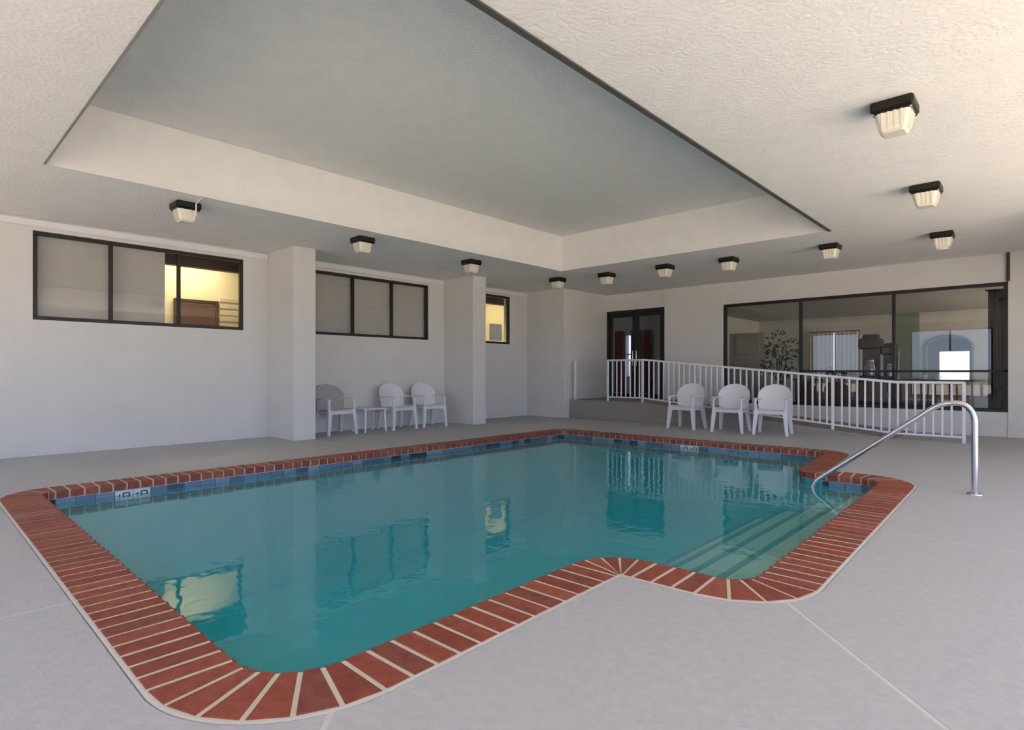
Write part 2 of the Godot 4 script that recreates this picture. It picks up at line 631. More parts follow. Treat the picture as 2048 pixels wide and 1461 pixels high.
	struct("ground_behind", span_mesh(Vector3(-40, -0.4, -20.6), Vector3(RIGHT + 0.2, -0.05, -60)), mats.pavement)

var pool_line := []
const COPING := 0.29

func build_pool() -> void:
	pool_line = rounded([[-6.55, -0.89, 0.10], [-1.93, -0.87, 0.27], [-1.97, -2.92, 0.31], [-1.12, -2.96, 0.16], [-1.21, -6.72, 0.2], [-2.03, -6.64, 0.31], [-2.17, -8.5, 0.14], [-6.55, -8.42, 0.08]])
	var pool := thing("swimming_pool", "swimming pool with red brick coping, blue waterline tiles and a stepped alcove", "pool")
	# basin: walls behind the tiles and a floor
	var inner := offset_line(pool_line, 0.035)
	var st := st_new()
	for i in inner.size():
		var j := (i + 1) % inner.size()
		var n := Vector3(-pool_line[1][i].x, 0, -pool_line[1][i].y)
		quad(st, Vector3(inner[i].x, -1.5, inner[i].y), Vector3(inner[j].x, -1.5, inner[j].y), Vector3(inner[j].x, -0.05, inner[j].y), Vector3(inner[i].x, -0.05, inner[i].y), n)
	add_prism(st, inner, -1.55, -1.45)
	put("basin", st.commit(), mats.pool_paint, pool)
	# steps of the alcove, each with a dark nosing
	var edges := [[-1.47, -0.165], [-1.80, -0.29], [-2.12, -0.42], [-2.42, -0.56]]
	for e in edges:
		var s := put("step", span_mesh(Vector3(-1.18, e[1], -3.0), Vector3(e[0], -1.45, -6.62), 0.015), mats.step_plaster, pool)
		put("nosing", span_mesh(Vector3(e[0] + 0.045, e[1] - 0.07, -3.02), Vector3(e[0] - 0.006, e[1] + 0.004, -6.60), 0.004), mats.navy_nosing, s)
	# mortar bed under and between the bricks
	put("mortar_bed", ring_mesh(pool_line, 0.012, COPING + 0.006, -0.058, 0.0015), mats.mortar, pool)
	# coping bricks, each laid across the rim
	var spots := along([offset_line(pool_line, COPING / 2), pool_line[1]], 0.112, pool_line[0])
	var inner_at := []
	for i in spots.size():
		var a: Array = spots[i]
		var b: Array = spots[(i + 1) % spots.size()]
		var p := []
		var ends := []
		for s in [a, b]:
			ends.append([s[0] - s[1] * (COPING / 2), s[0] + s[1] * (COPING / 2)])
		var gap := 0.0085 + rng.randf() * 0.002
		# corners: inner a, inner b, outer b, outer a, drawn in by half a joint
		var ia: Vector2 = ends[0][0]
		var ib: Vector2 = ends[1][0]
		var oa: Vector2 = ends[0][1]
		var ob: Vector2 = ends[1][1]
		var gi := minf(gap, ia.distance_to(ib) * 0.3)
		var go := minf(gap, oa.distance_to(ob) * 0.3)
		p = [ia.move_toward(ib, gi), ib.move_toward(ia, gi), ob.move_toward(oa, go), oa.move_toward(ob, go)]
		var c: Vector2 = (p[0] + p[1] + p[2] + p[3]) / 4.0
		var bs := st_new()
		var y := 0.0045 + rng.randf_range(-0.001, 0.001)
		var ch := 0.003
		var top := []
		for q in 4:
			var toward: Vector2 = c - p[q]
			top.append(p[q] + toward.normalized() * ch * (3.6 if q < 2 else 1.2))
		var v3 := func(w: Vector2, h: float) -> Vector3: return Vector3(w.x - c.x, h, w.y - c.y)
		quad(bs, v3.call(top[0], y), v3.call(top[1], y), v3.call(top[2], y), v3.call(top[3], y), Vector3.UP)
		quad(bs, v3.call(p[0], -0.062), v3.call(p[1], -0.062), v3.call(p[2], -0.062), v3.call(p[3], -0.062), Vector3.DOWN)
		for q in 4:
			var r := (q + 1) % 4
			var out3: Vector3 = v3.call((p[q] + p[r]) / 2, 0)
			var low := -0.008 if q == 0 else 0.002
			quad(bs, v3.call(p[q], low), v3.call(p[r], low), v3.call(top[r], y), v3.call(top[q], y), out3 + Vector3.UP * 0.05)
			quad(bs, v3.call(p[q], -0.062), v3.call(p[r], -0.062), v3.call(p[r], low), v3.call(p[q], low), out3)
		put("brick", bs.commit(), mats["brick_%d" % rng.randi_range(0, 4)], pool, Vector3(c.x, 0, c.y))
	# waterline tiles
	var tiles := along([offset_line(pool_line, 0.035), pool_line[1]], 0.152)
	for i in tiles.size():
		var a: Vector2 = tiles[i][0]
		var b: Vector2 = tiles[(i + 1) % tiles.size()][0]
		var n: Vector2 = (tiles[i][1] + tiles[(i + 1) % tiles.size()][1]).normalized()
		var d := (b - a)
		var mid := (a + b) / 2
		var mk := false
		for at in [Vector2(-6.52, -1.50), Vector2(-6.52, -1.66), Vector2(-6.52, -4.35), Vector2(-6.52, -4.5), Vector2(-4.18, -8.43), Vector2(-4.03, -8.43)]:
			if at.distance_to(mid) < 0.078: mk = true
		var basis := Basis(Vector3(d.x, 0, d.y).normalized(), Vector3.UP, Vector3(d.x, 0, d.y).normalized().cross(Vector3.UP))
		var ts := st_new()
		add_box(ts, Vector3.ZERO, Vector3(d.length() - 0.006, 0.15, 0.010), 0.002, basis)
		var t := put("tile", ts.commit(), mats.white_tile if mk else mats["pool_tile_%d" % [0, 0, 1, 1, 2, 3][rng.randi_range(0, 5)]], pool, Vector3(mid.x, -0.145, mid.y) - Vector3(n.x, 0, n.y) * 0.004)
		if mk:
			# dark depth mark painted on the white tile
			var gs := st_new()
			var inw := -Vector3(n.x, 0, n.y) * 0.0055
			var ax := basis.x
			for g in [[-0.045, 0.03, 0.012, 0.05], [-0.02, 0.052, 0.05, 0.012], [0.006, 0.03, 0.012, 0.05], [0.045, 0.03, 0.03, 0.012], [0.036, 0.022, 0.012, 0.05]]:
				add_box(gs, inw + ax * g[0] + Vector3.UP * (g[1] - 0.005), Vector3(g[2], g[3], 0.001), 0.0, basis)
			put("depth_mark", gs.commit(), mats.dark_glyph, t)
	put("tile_trim", ring_mesh(pool_line, 0.022, 0.036, -0.071, -0.062), mats.white_tile, pool)
	# water
	var wp := offset_line(pool_line, 0.02)
	var ws := st_new()
	var idx := Geometry2D.triangulate_polygon(wp)
	for i in range(0, idx.size(), 3):
		tri(ws, Vector3(wp[idx[i]].x, WATER, wp[idx[i]].y), Vector3(wp[idx[i + 1]].x, WATER, wp[idx[i + 1]].y), Vector3(wp[idx[i + 2]].x, WATER, wp[idx[i + 2]].y), Vector3.UP)
	tag(put("pool_water", ws.commit(), mats.pool_water), "still teal water filling the swimming pool", "water")

func build_deck() -> void:
	var root := struct_root("floor", "pale grey concrete pool deck")
	var hole := offset_line(pool_line, COPING + 0.012)
	var zf := FRONT
	# slabs meet along the joints seen in the photograph
	var regions := [
		[Vector2(-3.36, zf), Vector2(-3.36, -1.2), Vector2(-6.2, -1.2), Vector2(-6.9, -0.56), Vector2(LEFT, -0.56), Vector2(LEFT, zf)],
		[Vector2(-3.36, zf), Vector2(-3.36, -1.2), Vector2(-1.84, -1.123), Vector2(0.35, 1.1), Vector2(0.35, zf)],
		[Vector2(0.35, zf), Vector2(0.35, 1.1), Vector2(-1.84, -1.123), Vector2(-1.9, -3.6), Vector2(-1.3, -3.3), Vector2(-0.90, -2.86), Vector2(RIGHT, 1.12), Vector2(RIGHT, zf)],
		[Vector2(RIGHT, 1.12), Vector2(-0.90, -2.86), Vector2(-1.3, -3.3), Vector2(-1.3, -4.62), Vector2(RIGHT, -4.50)],
		[Vector2(RIGHT, -4.50), Vector2(-1.3, -4.62), Vector2(-1.3, -6.0), Vector2(-2.5, -6.0), Vector2(-2.5, -8.2), Vector2(-2.05, -8.66), Vector2(-0.2, BACK), Vector2(RIGHT, BACK)],
		[Vector2(-0.2, BACK), Vector2(-2.05, -8.66), Vector2(-2.5, -8.2), Vector2(-6.3, -8.2), Vector2(-6.78, -8.66), Vector2(-8.38, -11.0), Vector2(-8.38, BACK)],
		[Vector2(-8.38, -11.0), Vector2(-6.78, -8.66), Vector2(-6.3, -8.2), Vector2(-6.3, -4.6), Vector2(LEFT, -4.6), Vector2(LEFT, -10.8), Vector2(-8.38, -10.8)],
		[Vector2(LEFT, -4.6), Vector2(-6.3, -4.6), Vector2(-6.3, -1.2), Vector2(-6.2, -1.2), Vector2(-6.9, -0.56), Vector2(LEFT, -0.56)],
	]
	for r in regions:
		for cut in Geometry2D.clip_polygons(PackedVector2Array(r), hole):
			for p in Geometry2D.offset_polygon(cut, -0.010):
				if Geometry2D.is_polygon_clockwise(p): continue
				put("slab", prism_mesh(p, -0.10, 0.0), mats.deck_concrete, root)
	# pale sealant in the joints, lying just below the surface
	var js := st_new()
	for j in [[Vector2(-3.36, zf), Vector2(-3.36, -0.6)], [Vector2(-1.80, -1.083), Vector2(0.35, 1.1)], [Vector2(0.35, 1.1), Vector2(0.35, zf)], [Vector2(-1.0, -2.96), Vector2(RIGHT, 1.12)], [Vector2(-0.84, -4.61), Vector2(RIGHT, -4.50)], [Vector2(-2.05, -8.70), Vector2(-0.2, BACK)], [Vector2(-6.78, -8.66), Vector2(-8.38, -11.0)], [Vector2(-6.85, -4.6), Vector2(LEFT, -4.6)], [Vector2(-6.85, -0.56), Vector2(LEFT, -0.56)]]:
		var d: Vector2 = (j[1] - j[0]).normalized()
		var s := Vector2(d.y, -d.x) * 0.014
		add_prism(js, PackedVector2Array([j[0] - s, j[0] + s, j[1] + s, j[1] - s]), -0.05, -0.0015)
	put("joint_sealant", js.commit(), mats.sealant, root)
	put("edge_sealant", ring_mesh(pool_line, COPING + 0.002, COPING + 0.017, -0.05, 0.001), mats.sealant, root)
	# ground under the slabs, left open where the pool is
	var us := st_new()
	for b in [[LEFT - 0.2, -7.0, FRONT, BACK], [-7.0, RIGHT, FRONT, -0.4], [-0.7, RIGHT, -0.4, BACK], [-7.0, -0.7, -8.9, BACK]]:
		span(us, Vector3(b[0], -0.2, b[2]), Vector3(b[1], -0.1, b[3]))
	put("subfloor", us.commit(), mats.mortar, root)

func ramp_y(x: float) -> float:
	return clampf(remap(x, -6.4, -1.8, 0.43, 0.0), 0.0, 0.43)

func build_ramp() -> void:
	var zf := -11.0
	var ramp := thing("entrance_ramp", "grey concrete landing and ramp in front of the door and window", "ramp")
	put("landing", span_mesh(Vector3(-8.38, 0, zf), Vector3(-6.4, 0.43, BACK + 0.03), 0.008), mat("ramp_concrete", Color(0.60, 0.57, 0.54), 0.75), ramp)
	put("slope", upright_mesh(PackedVector2Array([Vector2(-6.4, 0), Vector2(-6.4, 0.43), Vector2(-1.8, 0.004), Vector2(-1.8, 0)]), BACK + 0.03, zf), mats.ramp_concrete, ramp)
	# railing
	var zr := -11.06
	var rail := thing("ramp_railing", "white metal railing with thin balusters sloping down along the ramp", "railing")
	var top := PackedVector3Array()
	var bottom := PackedVector3Array()
	for x in [-7.32, -6.4, -5.0, -3.4, -1.8, -0.93]:
		top.append(Vector3(x, ramp_y(x) + 0.92, zr))
		bottom.append(Vector3(x, ramp_y(x) + 0.09, zr))
	for i in top.size() - 1:
		for k in 2:
			var a: Vector3 = (top if k == 0 else bottom)[i]
			var b: Vector3 = (top if k == 0 else bottom)[i + 1]
			var d := (b - a).normalized()
			var ts := st_new()
			var h := 0.04 if k == 0 else 0.03
			add_box(ts, Vector3.ZERO, Vector3(a.distance_to(b) + 0.01, h, 0.04), 0.005, Basis(d, Vector3(-d.y, d.x, 0), Vector3.BACK))
			put("top_rail" if k == 0 else "bottom_rail", ts.commit(), mats.white_metal, rail, (a + b) / 2)
	for x in [-7.32, -6.43, -4.66, -2.72, -0.93]:
		put("post", box_mesh(Vector3(0.045, 0.93, 0.045), 0.005), mats.white_metal, rail, Vector3(x, ramp_y(x) + 0.465, zr))
	var bal := box_mesh(Vector3(0.028, 0.82, 0.022), 0.004)
	var x := -7.2
	while x < -0.98:
		var clear := true
		for q in [-6.43, -4.66, -2.72]:
			if absf(x - q) < 0.05: clear = false
		if clear: put("baluster", bal, mats.white_metal, rail, Vector3(x, ramp_y(x) + 0.505, zr))
		x += 0.1155
	var lone := thing("railing_post", "single white post at the left end of the landing", "post", Vector3(-8.26, 0.43, -11.08))
	put("shaft", box_mesh(Vector3(0.05, 0.93, 0.05), 0.006), mats.white_metal, lone, Vector3(0, 0.465, 0))
	put("base_plate", box_mesh(Vector3(0.10, 0.008, 0.10), 0.003), mats.white_metal, lone, Vector3(0, 0.004, 0))

# a framed window in a wall: u runs along the wall, panes between the given stations
func window_unit(called: String, label: String, at: Callable, stations: Array, y0: float, y1: float, frame: float, deep: float, rails := []) -> Node3D:
	var root := struct_root(called, label)
	var bar := func(u0: float, u1: float, v0: float, v1: float) -> void:
		var a: Vector3 = at.call(u0, v0, -deep / 2)
		var b: Vector3 = at.call(u1, v1, deep / 2)
		put("window_frame", span_mesh(a, b, 0.004), mats.dark_frame, root)
	var n := stations.size()
	bar.call(stations[0], stations[n - 1], y0, y0 + frame)
	bar.call(stations[0], stations[n - 1], y1 - frame, y1)
	for i in n:
		var w: float = frame if i == 0 or i == n - 1 else frame * 0.9
		var u: float = stations[i]
		var sg: float = signf(stations[n - 1] - stations[0])
		var off: float = sg * w / 2 if i == 0 else (-sg * w / 2 if i == n - 1 else 0.0)
		bar.call(u + off - w / 2, u + off + w / 2, y0 + frame, y1 - frame)
	for r in rails: bar.call(r[0], r[1], r[2] - 0.02, r[2] + 0.02)
	for i in n - 1:
		var a: Vector3 = at.call(stations[i], y0 + frame * 0.5, -0.003)
		var b: Vector3 = at.call(stations[i + 1], y1 - frame * 0.5, 0.003)
		# a single sheet: light passes it once
		var ps := st_new()
		var c := (a + b) / 2
		var thin_x := absf(b.x - a.x) < absf(b.z - a.z)
		var q := [Vector3(c.x, a.y, a.z), Vector3(c.x, a.y, b.z), Vector3(c.x, b.y, b.z), Vector3(c.x, b.y, a.z)] if thin_x else [Vector3(a.x, a.y, c.z), Vector3(b.x, a.y, c.z), Vector3(b.x, b.y, c.z), Vector3(a.x, b.y, c.z)]
		quad(ps, q[0], q[1], q[2], q[3], Vector3(1, 0, 0) if thin_x else Vector3(0, 0, 1))
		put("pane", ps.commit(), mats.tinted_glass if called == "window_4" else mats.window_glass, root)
	return root

func build_windows() -> void:
	var on_left := func(u: float, v: float, d: float) -> Vector3: return Vector3(LEFT - 0.05 + d, v, u)
	var on_back := func(u: float, v: float, d: float) -> Vector3: return Vector3(u, v, BACK - 0.06 + d)
	var on_right := func(u: float, v: float, d: float) -> Vector3: return Vector3(RIGHT + 0.1 + d, v, u)
	window_unit("window_1", "high dark-framed window of three panes on the left, its right pane lit yellow", on_left, [-1.21, -2.06, -2.92, -3.86], 1.76, 2.91, 0.05, 0.06)
	window_unit("window_2", "high dark-framed window with closed shades between the two pillars", on_left, [-5.02, -5.89, -6.77, -7.67], 1.76, 2.91, 0.05, 0.06)
	window_unit("window_3", "small dark-framed window glowing yellow beyond the second pillar", on_left, [-9.0, -10.18], 1.76, 2.91, 0.05, 0.06)
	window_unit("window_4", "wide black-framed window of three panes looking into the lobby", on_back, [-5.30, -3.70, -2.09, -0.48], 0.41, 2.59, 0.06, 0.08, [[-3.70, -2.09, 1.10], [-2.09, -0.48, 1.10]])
	var n := 5
	for z in [[-9.0, -6.33], [-6.07, -3.43], [-3.17, -0.53], [-0.27, 2.4]]:
		window_unit("window_%d" % n, "", on_right, [z[0], (z[0] + z[1]) / 2, z[1]], 0.12, 2.78, 0.06, 0.08)
		n += 1
	var on_front := func(u: float, v: float, d: float) -> Vector3: return Vector3(u, v, FRONT + 0.1 + d)
	n = 10
	for x in [[-7.8, -5.9], [-4.1, -1.5]]:
		window_unit("window_%d" % n, "", on_front, [x[0], (x[0] + x[1]) / 2, x[1]], 0.12, 2.78, 0.06, 0.08)
		n += 1
	# glazed door on the landing
	var d := struct_root("door_1", "dark glazed double door on the landing")
	var zd := BACK - 0.06
	put("door_frame", span_mesh(Vector3(-8.38, 2.57, zd - 0.05), Vector3(-6.72, 2.65, zd + 0.05), 0.004), mats.dark_frame, d)
	for x in [-8.38, -6.78]: put("door_frame", span_mesh(Vector3(x, 0.43, zd - 0.05), Vector3(x + 0.06, 2.57, zd + 0.05), 0.004), mats.dark_frame, d)
	for k in 2:
		var xa := -8.32 + k * 0.77
		var xb := xa + 0.77
		var leaf := put("door_leaf", frame_mesh(xa, xb, 0.44, 2.57, 0.09, zd, 0.045), mats.dark_frame, d)
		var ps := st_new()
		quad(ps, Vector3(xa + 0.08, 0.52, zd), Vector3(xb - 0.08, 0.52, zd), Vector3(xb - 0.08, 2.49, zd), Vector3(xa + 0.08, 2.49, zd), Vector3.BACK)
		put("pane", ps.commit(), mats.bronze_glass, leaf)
		var hx := xb - 0.05 if k == 0 else xa + 0.05
		put("handle", tube_mesh(PackedVector3Array([Vector3(hx, 1.25, zd + 0.02), Vector3(hx, 1.25, zd + 0.07), Vector3(hx, 1.62, zd + 0.07), Vector3(hx, 1.62, zd + 0.02)]), 0.012, 8), mats.steel, leaf)
	put("threshold", span_mesh(Vector3(-8.38, 0.43, BACK - 0.2), Vector3(-6.72, 0.445, BACK + 0.03), 0.003), mats.bronze, d)

func frame_mesh(x0: float, x1: float, y0: float, y1: float, w: float, z: float, deep: float) -> ArrayMesh:
	var st := st_new()
	var a := z - deep / 2
	var b := z + deep / 2
	span(st, Vector3(x0, y0, a), Vector3(x0 + w, y1, b), 0.004)
	span(st, Vector3(x1 - w, y0, a), Vector3(x1, y1, b), 0.004)
	span(st, Vector3(x0 + w, y0, a), Vector3(x1 - w, y0 + w, b), 0.004)
	span(st, Vector3(x0 + w, y1 - w, a), Vector3(x1 - w, y1, b), 0.004)
	return st.commit()

func lamp(called: String, label: String, at: Vector3, size: Vector3, c: Color, energy: float, glow: float) -> void:
	var t := thing(called, label, "lamp", at)
	var m := mat("lamp_glow_%s" % c.to_html(), c, 0.6)
	m.emission_enabled = true
	m.emission = c
	m.emission_energy_multiplier = glow
	put("housing", box_mesh(size + Vector3(0.04, 0, 0.04), 0.01), mats.white_metal, t, Vector3(0, 0.012, 0))
	put("diffuser", box_mesh(Vector3(size.x, 0.02, size.z), 0.004), m, t, Vector3(0, -size.y / 2 + 0.004, 0))
	var l := AreaLight3D.new()
	l.name = "lamp_light"
	l.area_size = Vector2(size.x, size.z)
	l.light_color = c
	l.light_energy = energy
	l.area_range = 20.0
	l.shadow_enabled = true
	t.add_child(l)
	l.position = Vector3(0, -size.y / 2 - 0.02, 0)
	l.rotation.x = -PI / 2

func build_behind_left() -> void:
	# a service corridor behind the high windows
	var st := st_new()
	span(st, Vector3(-11.5, 0, 0.3), Vector3(-11.3, 3.4, -11.2))
	struct("wall_service_far", st.commit(), mats.cream_paint)
	struct("wall_service_near", span_mesh(Vector3(-11.3, 0, 0.1), Vector3(-9.75, 3.4, 0.3)), mats.cream_paint)
	struct("wall_service_end", span_mesh(Vector3(-11.3, 0, -11.2), Vector3(-9.75, 3.4, -11.0)), mats.cream_paint)
	struct("ceiling_service", span_mesh(Vector3(-11.5, 3.25, 0.3), Vector3(-9.75, 3.4, -11.2)), mats.cream_paint)
	struct("floor_service", span_mesh(Vector3(-11.5, -0.1, 0.3), Vector3(-9.75, 0, -11.2)), mats.lobby_floor)
	struct("trim_7", span_mesh(Vector3(-10.35, 2.80, 0.1), Vector3(-10.2, 3.25, -11.0), 0.01), mats.brown_wood, "dark brown beam inside the lit rooms")
	# brown door and louvres seen in the lit pane
	var door := thing("service_door", "brown door in a dark frame seen through the yellow lit window", "door", Vector3(-11.29, 0, -3.72))
	put("door_leaf", box_mesh(Vector3(0.05, 2.3, 0.62), 0.006), mat("door_brown", Color(0.36, 0.22, 0.14), 0.5), door, Vector3(0.025, 1.15, 0))
	for s in [-1, 1]: put("jamb", box_mesh(Vector3(0.07, 2.34, 0.06), 0.006), mats.brown_wood, door, Vector3(0.035, 1.17, s * 0.34))
	put("lintel", box_mesh(Vector3(0.07, 0.06, 0.74), 0.006), mats.brown_wood, door, Vector3(0.035, 2.36, 0))
	var lv := thing("louvred_shutter", "cream louvred shutter beside the brown door behind the lit window", "shutter", Vector3(-11.29, 1.4, -4.55))
	put("back_board", box_mesh(Vector3(0.02, 1.1, 0.9), 0.003), mats.louvre_cream, lv, Vector3(0.01, 0.55, 0))
	for k in 9: put("slat", box_mesh(Vector3(0.035, 0.085, 0.88), 0.006), mats.louvre_cream, lv, Vector3(0.035, 0.07 + k * 0.12, 0))
	# shades right behind the glass
	var shades := [["grey roller shade in the leftmost high window pane", -1.22, -2.06], ["grey roller shade covering most of the middle high window pane on the left", -2.062, -2.76], ["grey roller shade in the pane next to the first pillar, between the pillars", -5.03, -5.885], ["grey roller shade in the middle pane between the pillars", -5.89, -6.765], ["grey roller shade in the pane nearest the second pillar, between the pillars", -6.77, -7.66]]
	for s in shades:
		var t := thing("roller_shade", s[0], "shade", Vector3(LEFT - 0.13, 1.78, (s[1] + s[2]) / 2), 0.0, "roller shades in the high windows")
		var w := absf(s[1] - s[2])
		put("cloth", box_mesh(Vector3(0.004, 1.09, w)), mats.blind_cloth, t, Vector3(0, 0.545, 0))
		put("hem_bar", box_mesh(Vector3(0.014, 0.022, w), 0.004), mats.white_metal, t, Vector3(0.004, 0.012, 0))
	var paper := thing("notice_sheet", "pale paper notice in the small yellow lit window", "notice", Vector3(LEFT - 0.075, 1.83, -9.76))
	put("sheet", box_mesh(Vector3(0.003, 0.40, 0.42)), mats.ceramic, paper, Vector3(0, 0.20, 0))
	lamp("corridor_lamp", "ceiling lamp in the yellow lit room behind the first high window", Vector3(-10.8, 3.22, -3.5), Vector3(0.3, 0.06, 1.2), Color(1.0, 0.93, 0.76), 0.6, 2.0)
	lamp("corridor_lamp", "ceiling lamp in the yellow lit room behind the small window", Vector3(-10.8, 3.22, -9.8), Vector3(0.3, 0.06, 1.2), Color(1.0, 0.93, 0.76), 0.6, 2.0)

# a hanging curtain with folds: w wide, h tall, base at the origin
func curtain_mesh(w: float, h: float, folds: int, depth := 0.05) -> ArrayMesh:
	var f := func(u: float, v: float) -> Vector3:
		return Vector3((u - 0.5) * w, v * h, sin(u * folds * TAU) * depth * (1.0 - 0.25 * v) + sin(u * 17.0 + 1.0) * 0.01)
	return shell_mesh(f, folds * 8, 4, Vector3(0, 0, -0.004))

func build_vestibule() -> void:
	var x0 := -10.8
	var x1 := -6.6
	var zb := -15.4
	struct("floor_vestibule", span_mesh(Vector3(x0, 0.2, BACK - 0.2), Vector3(x1, 0.43, zb - 0.2)), mats.lobby_floor)
	struct("ceiling_vestibule", span_mesh(Vector3(x0, 2.9, BACK - 0.2), Vector3(x1, 3.1, zb - 0.2)), mats.lobby_wall)
	struct("wall_vestibule_left", span_mesh(Vector3(x0 - 0.2, 0.2, BACK - 0.2), Vector3(x0, 3.1, zb - 0.2)), mats.lobby_wall)
	struct("wall_vestibule_right", span_mesh(Vector3(x1, 0.0, BACK - 0.2), Vector3(x1 + 0.15, 3.1, -18.0)), mats.lobby_wall)
	var st := st_new()
	span(st, Vector3(x0, 0.2, zb - 0.2), Vector3(-9.55, 3.1, zb))
	span(st, Vector3(-9.36, 0.2, zb - 0.2), Vector3(x1, 3.1, zb))
	span(st, Vector3(-9.55, 0.2, zb - 0.2), Vector3(-9.36, 0.95, zb))
	span(st, Vector3(-9.55, 2.22, zb - 0.2), Vector3(-9.36, 3.1, zb))
	struct("wall_vestibule_back", st.commit(), mats.lobby_wall)
	var bar := struct_root("window_9", "narrow bright window between red curtains behind the door")
	put("window_frame", span_mesh(Vector3(-9.55, 1.62, zb - 0.1), Vector3(-9.36, 1.65, zb - 0.06)), mats.dark_frame, bar)
	for c in [[-9.72, 0.26, "dark red curtain left of the bright slit behind the door"], [-9.10, 0.36, "red curtain just right of the bright slit behind the door"], [-8.74, 0.17, "red curtain farthest right behind the door"]]:
		var t := thing("red_curtain", c[2], "curtain", Vector3(c[0], 0.46, zb + 0.12), 0.0, "red curtains behind the door")
		put("cloth", curtain_mesh(c[1], 1.86, 4), mats.red_curtain, t)
		put("curtain_rod", tube_mesh(PackedVector3Array([Vector3(-c[1] / 2 - 0.03, 1.88, -0.01), Vector3(c[1] / 2 + 0.03, 1.88, -0.01)]), 0.012, 8), mats.bronze, t)

func build_lobby() -> void:
	var x0 := -6.45
	var x1 := 2.0
	var zb := -18.0
	struct("floor_lobby", span_mesh(Vector3(x0, -0.1, BACK - 0.2), Vector3(x1, 0.0, -20.6)), mats.lobby_floor)
	struct("ceiling_lobby", span_mesh(Vector3(x0, 2.62, BACK - 0.2), Vector3(x1 + 0.2, 2.8, -20.6)), mats.lobby_ceiling)
	# side wall with a window to the outside
	var st := st_new()
	span(st, Vector3(x1, 0, BACK - 0.2), Vector3(x1 + 0.2, 2.7, -13.6))
	span(st, Vector3(x1, 0, -17.2), Vector3(x1 + 0.2, 2.7, -20.6))
	span(st, Vector3(x1, 0, -13.6), Vector3(x1 + 0.2, 0.4, -17.2))
	span(st, Vector3(x1, 2.45, -13.6), Vector3(x1 + 0.2, 2.7, -17.2))
	struct("wall_lobby_right", st.commit(), mats.lobby_wall)
	# partition with an arch
	var wallp := PackedVector2Array([Vector2(-2.42, 0), Vector2(-2.42, 2.62), Vector2(x1, 2.62), Vector2(x1, 0)])
	var arch := PackedVector2Array([Vector2(-2.28, -0.1)])
	for k in 13:
		var a := PI - PI * k / 12.0
		arch.append(Vector2(-1.82 + 0.46 * cos(a), 1.72 + 0.26 * sin(a)))
	arch.append(Vector2(-1.36, -0.1))
	struct("wall_lobby_arch", upright_mesh(Geometry2D.clip_polygons(wallp, arch)[0], zb - 0.2, zb), mats.lobby_wall, "pale wall with an arched opening at the back of the lobby")
	# trim round the arch
	var at := PackedVector3Array()
	for p in arch: at.append(Vector3(p.x, maxf(p.y, 0.0), zb + 0.02))
	struct("trim_8", tube_mesh(at, 0.045, 8), mats.arch_trim, "grey-green moulding round the lobby arch")
	struct("wall_lobby_green", span_mesh(Vector3(-3.0, 0, zb - 0.2), Vector3(-2.42, 2.62, zb)), mats.lobby_green)
	st = st_new()
	span(st, Vector3(x0, 0, zb - 0.2), Vector3(-4.95, 2.62, zb))
	span(st, Vector3(-3.78, 0, zb - 0.2), Vector3(-3.0, 2.62, zb))
	span(st, Vector3(-4.95, 0, zb - 0.2), Vector3(-3.78, 0.8, zb))
	span(st, Vector3(-4.95, 2.2, zb - 0.2), Vector3(-3.78, 2.62, zb))
	struct("wall_lobby_back", st.commit(), mats.lobby_wall)
	# room beyond the arch, open to daylight
	st = st_new()
	span(st, Vector3(-3.4, 0, -20.6), Vector3(-2.27, 2.7, -20.4))
	span(st, Vector3(-1.58, 0, -20.6), Vector3(x1, 2.7, -20.4))
	span(st, Vector3(-2.27, 1.67, -20.6), Vector3(-1.58, 2.7, -20.4))
	span(st, Vector3(-2.27, 0, -20.6), Vector3(-1.58, 0.5, -20.4))
	span(st, Vector3(-3.6, 0, -18.2), Vector3(-3.4, 2.7, -20.6))
	struct("wall_lobby_far", st.commit(), mats.lobby_wall)
	# curtains on the pale wall
	for c in [[-4.69, 0.626, "left of the two pale sheer curtains at the back of the lobby"], [-4.05, 0.626, "right of the two pale sheer curtains at the back of the lobby"]]:
		var t := thing("grey_curtain", c[2], "curtain", Vector3(c[0], 0.0, zb + 0.1), 0.0, "curtains in the lobby")
		put("cloth", curtain_mesh(c[1], 2.2, 6, 0.035), mats.curtain_grey, t)
		put("curtain_rod", tube_mesh(PackedVector3Array([Vector3(-c[1] / 2 - 0.004, 2.22, -0.01), Vector3(c[1] / 2 + 0.004, 2.22, -0.01)]), 0.014, 8), mats.bronze, t)
	var dk := thing("dark_curtain", "dark curtain at the right end of the wide lobby window", "curtain", Vector3(-0.62, 0.0, -13.0), 0.0)
	put("cloth", curtain_mesh(0.28, 2.5, 3, 0.03), mat("dark_cloth", Color(0.14, 0.12, 0.10), 0.85), dk)
	put("curtain_rod", tube_mesh(PackedVector3Array([Vector3(-0.18, 2.51, 0), Vector3(0.18, 2.51, 0)]), 0.012, 8), mats.bronze, dk)
	# breakfast counter under the window
	var cz := -13.7
	var ct := thing("buffet_counter", "long dark-topped wooden counter behind the wide window", "counter", Vector3(-2.55, 0, cz))
	put("body", box_mesh(Vector3(3.0, 0.86, 0.5), 0.008), mats.counter_wood, ct, Vector3(0, 0.47, 0))
	put("plinth", box_mesh(Vector3(2.9, 0.05, 0.44)), mats.black_plastic, ct, Vector3(0, 0.025, 0))
	put("worktop", box_mesh(Vector3(3.1, 0.04, 0.58), 0.006), mats.counter_top, ct, Vector3(0, 0.92, 0))
